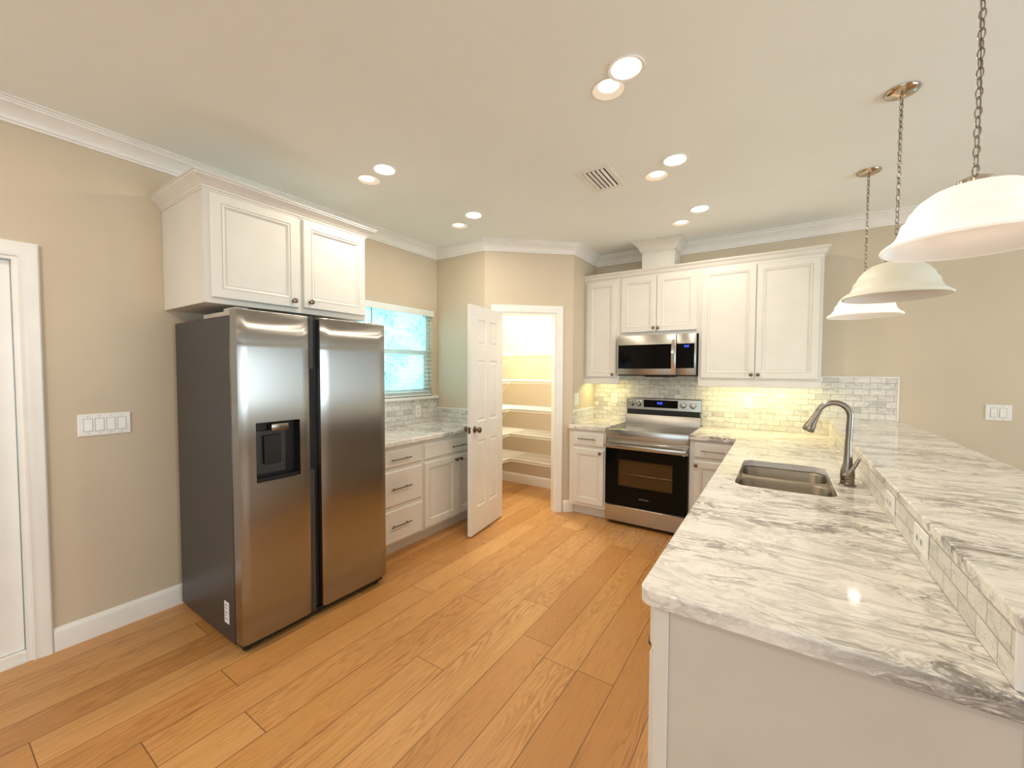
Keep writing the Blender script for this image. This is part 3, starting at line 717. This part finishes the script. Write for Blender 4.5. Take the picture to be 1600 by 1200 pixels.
# back guard
prof = [(YB-.010, ZR-.011), (4.395, ZR-.011), (4.395, ZR+.004), (4.420, 1.015), (4.447, 1.022), (4.447, 1.060), (4.425, 1.072), (4.432, 1.188), (4.437, 1.195), (YB-.010, 1.195)]
bgd = MB().loft([[(x, a, b) for a, b in prof] for x in (rx0+.001, rx1-.001)]).build('back_guard', 'stainless', rg, ang=30)
MB().box(rx0+.012, rx1-.012, 4.4215, 4.4465, 1.019, 1.0700, .002).build('vent_slot', 'dark_shadow_gap', bgd, smooth=False)
yg = lambda z: 4.425+.007*(z-1.072)/.116
dsp = MB().box(1.928, 2.275, 4.4215, 4.427, 1.096, 1.176, .001).build('display_panel', 'black_gloss', bgd)
digits(2.072, 4.4213, 1.134, .0105, dsp)
for kx in (1.797, 1.874, 2.326, 2.421):
    MB().lathe([(.001, 0), (.033, 0), (.033, -.003), (.026, -.006), (.025, -.026), (.022, -.030), (.001, -.031)], (kx, yg(1.135)-.0004, 1.135), 'y', 28).build('knob', 'stainless', bgd)
# oven door with window
dx0, dx1, dz0, dz1 = rx0+.003, rx1-.003, .196, .812
od = MB().box(dx0, dx1, YR-.030, YR+.003, .738, dz1, .003).build('oven_door', 'stainless', rg)
wx0, wx1, wz0, wz1 = 1.865, 2.366, .382, .638
m = MB()
for a, b, c, d in ((dx0, wx0, dz0, .7375), (wx1, dx1, dz0, .7375), (wx0, wx1, dz0, wz0), (wx0, wx1, wz1, .7375)): m.box(a, b, YR-.026, YR+.003, c, d)
gl = m.build('door_glass', 'black_gloss', od, smooth=False)
MB().box(wx0, wx1, YR-.003, YR+.002, wz0, wz1).build('oven_interior', 'oven_cavity', gl, smooth=False)
YRK = {.502: .0030, .47: .0016, .57: .0016, .425: .0016}
for zz in (.502, .47, .57, .425): MB().tube([(wx0+.045, YR-.010, zz), (wx1-.002, YR-.010, zz)], YRK[zz], 8).build('oven_rack', 'stainless' if zz == .502 else 'handle_dark', gl)
MB().box(wx0, wx1, YR-.0245, YR-.0225, wz0, wz1).build('window_pane', 'oven_glass', gl, smooth=False)
m = MB()
m.box(dx0+.004, dx1-.004, YR-.082, YR-.064, .756, .790, .006, 2)
for xx in (dx0+.03, dx1-.03): m.box(xx-.014, xx+.014, YR-.066, YR-.029, .762, .786, .003)
m.build('handle', 'stainless', od)
text_mesh('SAMSUNG', .020, 'logo_grey', gl, Matrix.Translation((2.115, YR-.0264, .283)) @ Matrix.Rotation(math.pi/2, 4, 'X'), 'maker_lettering')
MB().box(rx1-.045, rx1-.028, YR-.032, YR-.0305, .735, .752).build('door_tag', 'plate_white', od)
MB().box(dx0, dx1, YR-.028, YR+.003, .035, .188, .004).build('storage_drawer', 'stainless', rg)

# ------------------------------------------------------------------ microwave
mx0, mx1, YM, mz0, mz1 = 1.7355, 2.4895, 4.120, 1.447, 1.8405
mw = thing('microwave', 'stainless over-the-range microwave with a black glass door', 'microwave', (2.11, 4.3, mz0))
MB().box(mx0, mx1, YM+.03, YB-.012, mz0-.012, mz1, .002).build('body', 'black_plastic', mw)
MB().box(mx0+.27, mx1-.22, YM+.04, YM+.30, mz0-.022, mz0-.0125, .002).build('vent_grille', 'dark_shadow_gap', mw)
sx = 2.312
md_ = MB().box(mx0, sx-.001, YM, YM+.0295, mz0, mz1, .004, 2).build('door', 'stainless', mw)
MB().box(1.745, 2.268, YM-.002, YM+.004, 1.507, 1.746, .001).build('door_window', 'black_gloss', md_)
cp = MB().box(sx+.001, mx1, YM, YM+.0295, mz0, mz1, .004, 2).build('control_panel', 'stainless', mw)
kp = MB().box(sx+.002, 2.474, YM-.002, YM+.004, 1.512, 1.746, .001).build('keypad', 'black_gloss', cp)
digits(2.385, YM-.0021, 1.712, .0085, kp)
hp = []
for k in range(13):
    q = k/12; zz = 1.468+q*(1.786-1.468); hp.append((2.288, YM-.012-.032*math.sin(math.pi*q)**.6, zz))
m = MB(); m.loft([[(2.276, y-.005, z), (2.300, y-.005, z), (2.300, y+.006, z), (2.276, y+.006, z)] for x, y, z in hp])
m.box(2.278, 2.298, YM-.012, YM+.002, 1.468, 1.482); m.box(2.278, 2.298, YM-.012, YM+.002, 1.772, 1.786)
m.build('handle', 'chrome', md_)

# ------------------------------------------------------------------ sink and faucet
sk = thing('double_sink', 'double-bowl stainless steel undermount sink', 'sink', (3.18, 2.61, .70))
ZS = ZCB-.0015
BOWLS = ((SY0-.003, 2.640, .20), (2.688, SY1+.003, .20))
bm = bmesh.new(); eds = []
for lp in [rrect(SX0-.03, SX1+.03, SY0-.03, SY1+.03, .07)]+[rrect(SX0-.003, SX1+.003, a, b, .075) for a, b, _d in BOWLS]:
    vs = [bm.verts.new((x, y, ZS)) for x, y in lp]; eds += [bm.edges.new((vs[k], vs[(k+1) % len(vs)])) for k in range(len(vs))]
bmesh.ops.triangle_fill(bm, use_beauty=True, edges=eds, normal=(0, 0, 1))
mb = MB(); mb.bm.free(); mb.bm = bm; mb.build('rim', 'sink_steel', sk, smooth=False)
for y0, y1, dz in BOWLS:
    L = []
    for ins, z, r in ((0, ZS, .075), (.002, ZS-.002, .075), (.005, ZS-.008, .074), (.012, ZS-dz+.035, .07), (.022, ZS-dz+.012, .062), (.045, ZS-dz+.001, .05), (.10, ZS-dz, .03)):
        L.append([(x, y, z) for x, y in rrect(SX0-.003+ins, SX1+.003-ins, y0+ins, y1-ins, r, 8)])
    b = MB().loft(L, False, True).build('bowl', 'sink_steel', sk, ang=60)
    MB().lathe([(.001, .002), (.040, .002), (.042, .003), (.045, .0015), (.045, .0002)], ((SX0+SX1)/2, (y0+y1)/2, ZS-dz), 'z', 24).build('drain', 'chrome', b)
fb = (3.440, 2.555)
fc_ = thing('kitchen_faucet', 'brushed nickel pull-down faucet with a tall gooseneck behind the sink', 'faucet', (fb[0], fb[1], ZC))
MB().lathe([(.001, 0), (.036, 0), (.036, .003), (.031, .007), (.001, .007)], (fb[0], fb[1], ZC), 'z', 32).build('base_plate', 'nickel', fc_)
MB().lathe([(.001, .007), (.0285, .007), (.0285, .022), (.027, .023), (.0275, .030), (.029, .045), (.028, .070), (.024, .090), (.019, .110), (.0165, .140), (.0150, .180), (.0143, .23), (.001, .23)], (fb[0], fb[1], ZC), 'z', 32).build('body', 'nickel', fc_)
R_ = .064; zc_ = 1.268; xr = fb[0]+.004
pts = [(fb[0], fb[1], 1.14), (xr-.002, fb[1], 1.20)] + [(xr-R_+R_*math.cos(math.radians(a)), fb[1], zc_+R_*math.sin(math.radians(a))) for a in range(0, 166, 11)]
lx, ly, lz = pts[-1]
MB().tube(pts, [.0143, .0143]+[.0143-.0012*min(1, k/8) for k in range(len(pts)-2)], 20).build('gooseneck', 'nickel', fc_)
a = math.radians(165+90-8); dv = Vector((math.cos(a), 0, math.sin(a))); p0 = Vector((lx, ly, lz)); 
def along(k): q = p0+dv*k; return (q.x, q.y, q.z)
sp = MB().tube([along(.0), along(.004), along(.02), along(.05), along(.082), along(.104), along(.108)], [.0135, .0142, .0146, .0175, .0245, .027, .025], 24).build('spray_head', 'nickel', fc_)
MB().tube([along(.1082), along(.110)], [.022, .021], 20).build('spray_face', 'black_plastic', sp)
MB().lathe([(.001, 0), (.019, 0), (.0195, -.012), (.016, -.024), (.008, -.030), (.001, -.031)], (fb[0]-.004, fb[1]-.020, ZC+.052), 'y', 24).build('handle_hub', 'nickel', fc_)
MB().tube([(fb[0]-.010, fb[1]-.043, ZC+.050), (fb[0]+.006, fb[1]-.046, ZC+.078), (fb[0]+.024, fb[1]-.046, ZC+.112), (fb[0]+.037, fb[1]-.044, ZC+.142)], [.0085, .009, .0085, .007], 14).build('handle', 'nickel', fc_)

# ------------------------------------------------------------------ outlets and switches
def plate(name, label, cat, emit, u0, u1, z0, z1, kind, horiz=False, grp=None):
    # emit(u, z, d): d outward from the wall
    t = thing(name, label, cat, emit((u0+u1)/2, z0, 0), grp)
    def bx(mb, a0, a1, b0, b1, d0, d1): return mb.loft([[emit(a0, b0, d), emit(a1, b0, d), emit(a1, b1, d), emit(a0, b1, d)] for d in (d0, d1)])
    m = MB(); L = []
    for i, d in ((0, .0006), (0, .003), (.003, .006)): L.append([emit(u0+i, z0+i, d), emit(u1-i, z0+i, d), emit(u1-i, z1-i, d), emit(u0+i, z1-i, d)])
    m.loft(L); m.build('cover_plate', 'plate_white', t, ang=30)
    w, h = u1-u0, z1-z0; zc, uc = (z0+z1)/2, (u0+u1)/2
    if kind == 'outlet':
        for s in (-1, 1):
            ou, oz = (uc+s*.021, zc) if horiz else (uc, zc+s*.021)
            m = MB(); bx(m, ou-.016, ou+.016, oz-.0155, oz+.0155, .0061, .0072); r = m.build('receptacle', 'plate_white', t, smooth=False)
            m = MB()
            for a, b in (((-.006, 0), (.006, 0)) if not horiz else ((0, -.006), (0, .006))):
                bx(m, ou+a-.0014, ou+a+.0014, oz+b-.005, oz+b+.005, .0073, .0076)
                bx(m, ou+b-.0014, ou+b+.0014, oz+a-.005, oz+a+.005, .0073, .0076)
            m.build('slots', 'slot_dark', r, smooth=False)
    else:
        n_ = kind
        for k in range(n_):
            ou = uc+(k-(n_-1)/2)*.0455
            m = MB(); m.loft([[emit(ou-.0165, zc-.033, d0), emit(ou+.0165, zc-.033, d0), emit(ou+.0165, zc+.033, d1), emit(ou-.0165, zc+.033, d1)] for d0, d1 in ((.0062, .0062), (.0100, .0070))]); m.build('rocker', 'plate_white', t, smooth=False)
            m = MB()
            for a0, a1, b0, b1 in ((-.0182, -.0168, -.035, .035), (.0168, .0182, -.035, .035), (-.0182, .0182, .0335, .035), (-.0182, .0182, -.035, -.0335)): bx(m, ou+a0, ou+a1, zc+b0, zc+b1, .0061, .0064)
            for b in (.0475, -.0475): bx(m, ou-.002, ou+.002, zc+b-.002, zc+b+.002, .0061, .0066)
            m.build('rocker_frame', 'slot_dark', t, smooth=False)
    return t
plate('light_switch', 'four-gang white rocker switch on the beige wall left of the refrigerator', 'light switch', wl, .531, .746, 1.118, 1.238, 4)
plate('light_switch', 'two-gang white rocker switch on the grey wall beyond the bar', 'light switch', lambda a, b, h: (a, YB-h, b), 4.441, 4.575, 1.127, 1.243, 2)
plate('light_switch', 'single white rocker switch on the short wall beside the pantry', 'light switch', lambda a, b, h: (XD2+h, a, b), 3.938, 4.030, 1.120, 1.242, 1)
plate('electrical_outlet', 'white outlet in the tile under the kitchen window', 'outlet', lambda a, b, h: (.0103+h, a, b), 2.943, 3.016, 1.000, 1.122, 'outlet')
plate('electrical_outlet', 'white outlet in the tile left of the range, lit by the cabinet light', 'outlet', lambda a, b, h: (a, YB-.0103-h, b), 1.546, 1.622, 1.118, 1.232, 'outlet')
plate('electrical_outlet', 'white outlet in the tile between the range and the faucet', 'outlet', lambda a, b, h: (a, YB-.0103-h, b), 2.856, 2.932, 1.128, 1.250, 'outlet')
bx_ = lambda a, b, h: (XT-.0103-h, a, b)
plate('electrical_outlet', 'nearer horizontal white outlet in the tile band below the bar top', 'outlet', bx_, 1.572, 1.702, .960, 1.030, 'outlet', True)
plate('electrical_outlet', 'farther horizontal white outlet in the tile band, close to the faucet', 'outlet', bx_, 1.975, 2.101, .962, 1.032, 'outlet', True)
MB().lathe([(.001, 0), (.012, 0), (.012, .0), (.001, .003)], (0, 0, -5), 'z', 8).bm.free()

# ------------------------------------------------------------------ ceiling lights
def can_light(label, x, y, bright, r=.078, w=None):
    t = thing('ceiling_light', label, 'ceiling light', (x, y, H), 'recessed ceiling lights')
    if bright:
        MB().lathe([(r*.80, -.004), (r*.98, -.0075), (r, -.004), (r, -.0015), (r*.80, -.0015), (r*.80, -.004)], (x, y, H), 'z', 40, cap=False).build('trim_ring', 'trim_white', t)
        MB().lathe([(.001, -.0056), (r*.5, -.0056), (r*.80, -.0045)], (x, y, H), 'z', 40).build('lens', 'lens_bright', t)
        area('bulb_light', (0, 0, -.012), (0, 0, 0), r*1.7, r*1.7, w or CAN_W, CAN_C, t, shape='DISK')
    else:  # dim version: exposure ghost of a bright light, built as a disc
        MB().lathe([(r*.90, -.0004), (r*1.0, -.0006), (r, -.0022), (r*.93, -.0026), (r*.90, -.0004)], (x, y, H), 'z', 40, cap=False).build('trim_ring', 'trim_white', t)
        MB().lathe([(.001, -.0008), (r*.92, -.0012)], (x, y, H), 'z', 40).build('ghost_disc', 'ghost_glow_cream', t)
        MB().lathe([(.001, -.0032), (r*.60, -.0030)], (x+.010, y-.026, H), 'z', 32).build('lens', 'lens_soft', t)
    return t
CAN_W = 8.6; CAN_C = (1.0, .895, .735)
for lab, x, y in (('blazing round ceiling light nearest the camera', 2.575, 1.755), ('blazing ceiling light above the front of the refrigerator', .990, 1.775), ('blazing ceiling light nearest the pantry door corner', .985, 2.692),
                  ('blazing ceiling light right of the air vent', 2.585, 2.668), ('blazing ceiling light nearest the wall cabinets', 2.585, 3.567)):
    can_light(lab, x, y, True)
for lab, x, y in (('dim cream exposure ghost overlapped by the big bright ceiling light nearest the camera', 2.464, 1.845), ('dim exposure ghost just left of the bright ceiling light above the refrigerator', .780, 1.816), ('dim exposure ghost just left of the bright ceiling light near the pantry', .716, 2.824),
                  ('dim exposure ghost between the air vent and the bright light beside it', 2.436, 2.818), ('dim exposure ghost of a bright light, just in front of the vent chase', 2.394, 3.822)):
    can_light(lab, x, y, False)  # added twins repeating the bright lights' exposure ghosts, not real fixtures
for lab, x, y in (('added unseen ceiling light behind the camera, near the entry door', .985, -.55), ('added unseen ceiling light behind the camera, left rear corner', .985, -2.2),
                  ('added unseen ceiling light behind the camera, middle of the room', 2.585, -.75), ('added unseen ceiling light behind the camera, middle rear', 2.585, -2.4)):
    can_light(lab, x, y, True, w=(18 if y > -1 else 10) if x < 2 else 5)  # unseen lights added for warm fill, strongest on the left
vt = thing('air_vent', 'white louvred air vent in the ceiling', 'air vent', (2.113, 2.655, H))
vx0, vx1, vy0, vy1 = 2.005, 2.222, 2.482, 2.830
m = MB()
for a, b, c, d in ((vx0, vx0+.035, vy0, vy1), (vx1-.035, vx1, vy0, vy1), (vx0+.035, vx1-.035, vy0, vy0+.035), (vx0+.035, vx1-.035, vy1-.035, vy1)): m.box(a, b, c, d, H-.007, H-.0005, .0015)
m.build('frame', 'trim_white', vt)
MB().box(vx0+.034, vx1-.034, vy0+.034, vy1-.034, H-.002, H-.0008).build('duct_opening', 'vent_dark', vt, smooth=False)
for k in range(5):
    x0 = vx0+.040+k*.0288
    m = MB(); m.loft([[(x0+.015, y, H-.003), (x0+.012, y, H-.003), (x0, y, H-.0105), (x0+.0022, y, H-.0118)] for y in (vy0+.036, vy1-.036)]); m.build('louvre', 'trim_white', vt, smooth=False)

# ------------------------------------------------------------------ pendants
def pendant(label, x, y, zrim, lit):
    t = thing('pendant_lamp', label, 'pendant lamp', (x, y, H), 'pendant lamps over the bar')
    MB().lathe([(.001, -.0005), (.064, -.0005), (.064, -.004), (.058, -.012), (.040, -.020), (.014, -.026), (.008, -.034), (.001, -.034)], (x, y, H), 'z', 36).build('canopy', 'pendant_nickel', t)
    zt_ = zrim+.160
    OUT = [(.030, .160), (.055, .157), (.088, .146), (.114, .127), (.133, .101), (.141, .081), (.142, .076), (.149, .073), (.152, .064), (.156, .047), (.164, .031), (.177, .018), (.186, .012), (.187, .007), (.193, .006), (.1955, .002), (.193, -.003), (.187, -.003)]
    INN = [(.187, -.003), (.183, .002), (.173, .013), (.160, .027), (.152, .045), (.148, .062), (.144, .069), (.137, .076), (.128, .099), (.109, .123), (.084, .140), (.050, .151), (.030, .154)]
    s = MB().lathe(OUT, (x, y, zrim), 'z', 56, cap=False).build('shade', 'shade_lit' if lit else 'shade_unlit', t, ang=32)
    MB().lathe(INN, (x, y, zrim), 'z', 56, cap=False).build('inner_surface', 'shade_inside', s, ang=60)
    MB().lathe([(.001, .178), (.012, .178), (.020, .174), (.036, .166), (.042, .160), (.042, .148), (.046, .145), (.046, .138), (.001, .138)], (x, y, zrim+.008), 'z', 36).build('socket_cap', 'pendant_nickel', t)
    MB().lathe([(.001, .138), (.016, .138), (.016, .110), (.024, .095), (.030, .075), (.024, .055), (.001, .046)], (x, y, zrim), 'z', 20).build('bulb', 'plate_white' if not lit else 'lens_soft', t)
    z = zrim+.186; m = MB(); k = 0; top = H-.034
    nl = int(round((top-z)/.0262)); pitch = (top-z)/nl
    for k in range(nl):
        zc_ = z+pitch*(k+.5); pts = []
        for q in range(14):
            a_ = 2*math.pi*q/14; du = .0075*math.cos(a_)*(1 if abs(math.cos(a_)) > .1 else 1); dzz = (.0165)*math.sin(a_)
            off = (du, 0) if k % 2 else (0, du)
            c45 = .7071
            pts.append((x+(off[0]-off[1])*c45, y+(off[0]+off[1])*c45, zc_+dzz))
        m.tube(pts, .0017, 6, closed=True)
    m.tube([(x+.003, y, z-.004), (x+.004, y+.002, z+.2), (x-.003, y, z+.45), (x+.002, y, top+.004)], .0016, 6)
    m.build('chain', 'nickel', t)
    if lit:
        l = bpy.data.lights.new('pendant_bulb', 'POINT'); l.energy = .35; l.color = (1, .93, .82); l.shadow_soft_size = .03
        o = bpy.data.objects.new('pendant_bulb', l); C.objects.link(o); o.location = (0, 0, zrim+.03-H); o.parent = t
    return t
pendant('nearest pendant lamp, big glowing white glass shade on a chain', 3.597, 1.672, 1.848, True)
pendant('middle pendant lamp with an unlit greyish glass shade', 3.592, 2.589, 1.838, False)
pendant('farthest pendant lamp, small bright white shade beside the wall cabinets', 3.600, 3.501, 1.851, True)

# ------------------------------------------------------------------ pantry shelves and small lights
SD = .43
for lab, z in (('topmost', 1.690), ('second highest', 1.362), ('middle', 1.024), ('second lowest', .722), ('lowest', .418)):
    t = thing('wire_shelf', lab+' of the five white wire shelves inside the pantry', 'shelf', (.6, 4.3, z), 'pantry wire shelves')
    m = MB(); xr0, xr1 = .012, XD2-th-.012; yf = YB-SD
    for dz in (0, -.028):
        m.tube([(xr1, yf, z+dz), (SD, yf, z+dz), (SD, YC+th+.02, z+dz)], .0036, 6)
    m.tube([(xr1, YB-.012, z), (xr0, YB-.012, z), (xr0, YC+th+.02, z)], .003, 6)
    m.tube([(xr1, YB-SD*.5, z-.005), (SD*.5, YB-SD*.5, z-.005), (SD*.5, YC+th+.02, z-.005)], .003, 6)
    m.build('rails', 'wire_white', t)
    m = MB(); x = SD+.0
    while x < xr1:
        m.tube([(x, YB-.012, z+.003), (x, yf, z+.003), (x, yf-.001, z-.028)], .0016, 4); x += .0127
    y = YC+th+.03
    while y < YB-.02:
        m.tube([(xr0, y, z+.003), (SD if y < yf else SD, y, z+.003)]+([(SD, y, z-.028)] if y < yf else []), .0016, 4); y += .0127
    m.build('wires', 'wire_white', t)
    for by in (3.72, 4.36):
        MB().tube([(SD*.62, by, z-.006), (.006, by, z-.265)], .0032, 6).build('brace', 'wire_white', t)
area('pantry_bulb', (.62, 4.05, H-.05), (0, 0, 0), .25, .25, 46, (.98, 1, .84))
def strip(label, x0, x1, y, p):
    t = thing('under_cabinet_light', label, 'light strip', ((x0+x1)/2, y, 1.3995))
    MB().box(x0, x1, y-.02, y+.02, 1.387, 1.3992, .002).build('housing', 'trim_white', t)
    MB().box(x0+.01, x1-.01, y-.014, y+.014, 1.3855, 1.3868).build('diffuser', 'lens_soft', t, smooth=False)
    area('strip_light', (0, 0, 1.383-1.3995), (0, 0, 0), x1-x0-.03, .03, p, (1.0, .87, .36), t)
strip('slim light strip under the wall cabinet left of the microwave', 1.40, 1.70, 4.30, 1.7)
strip('slim light strip under the wide wall cabinet right of the microwave', 2.56, 3.38, 4.30, 4.2)
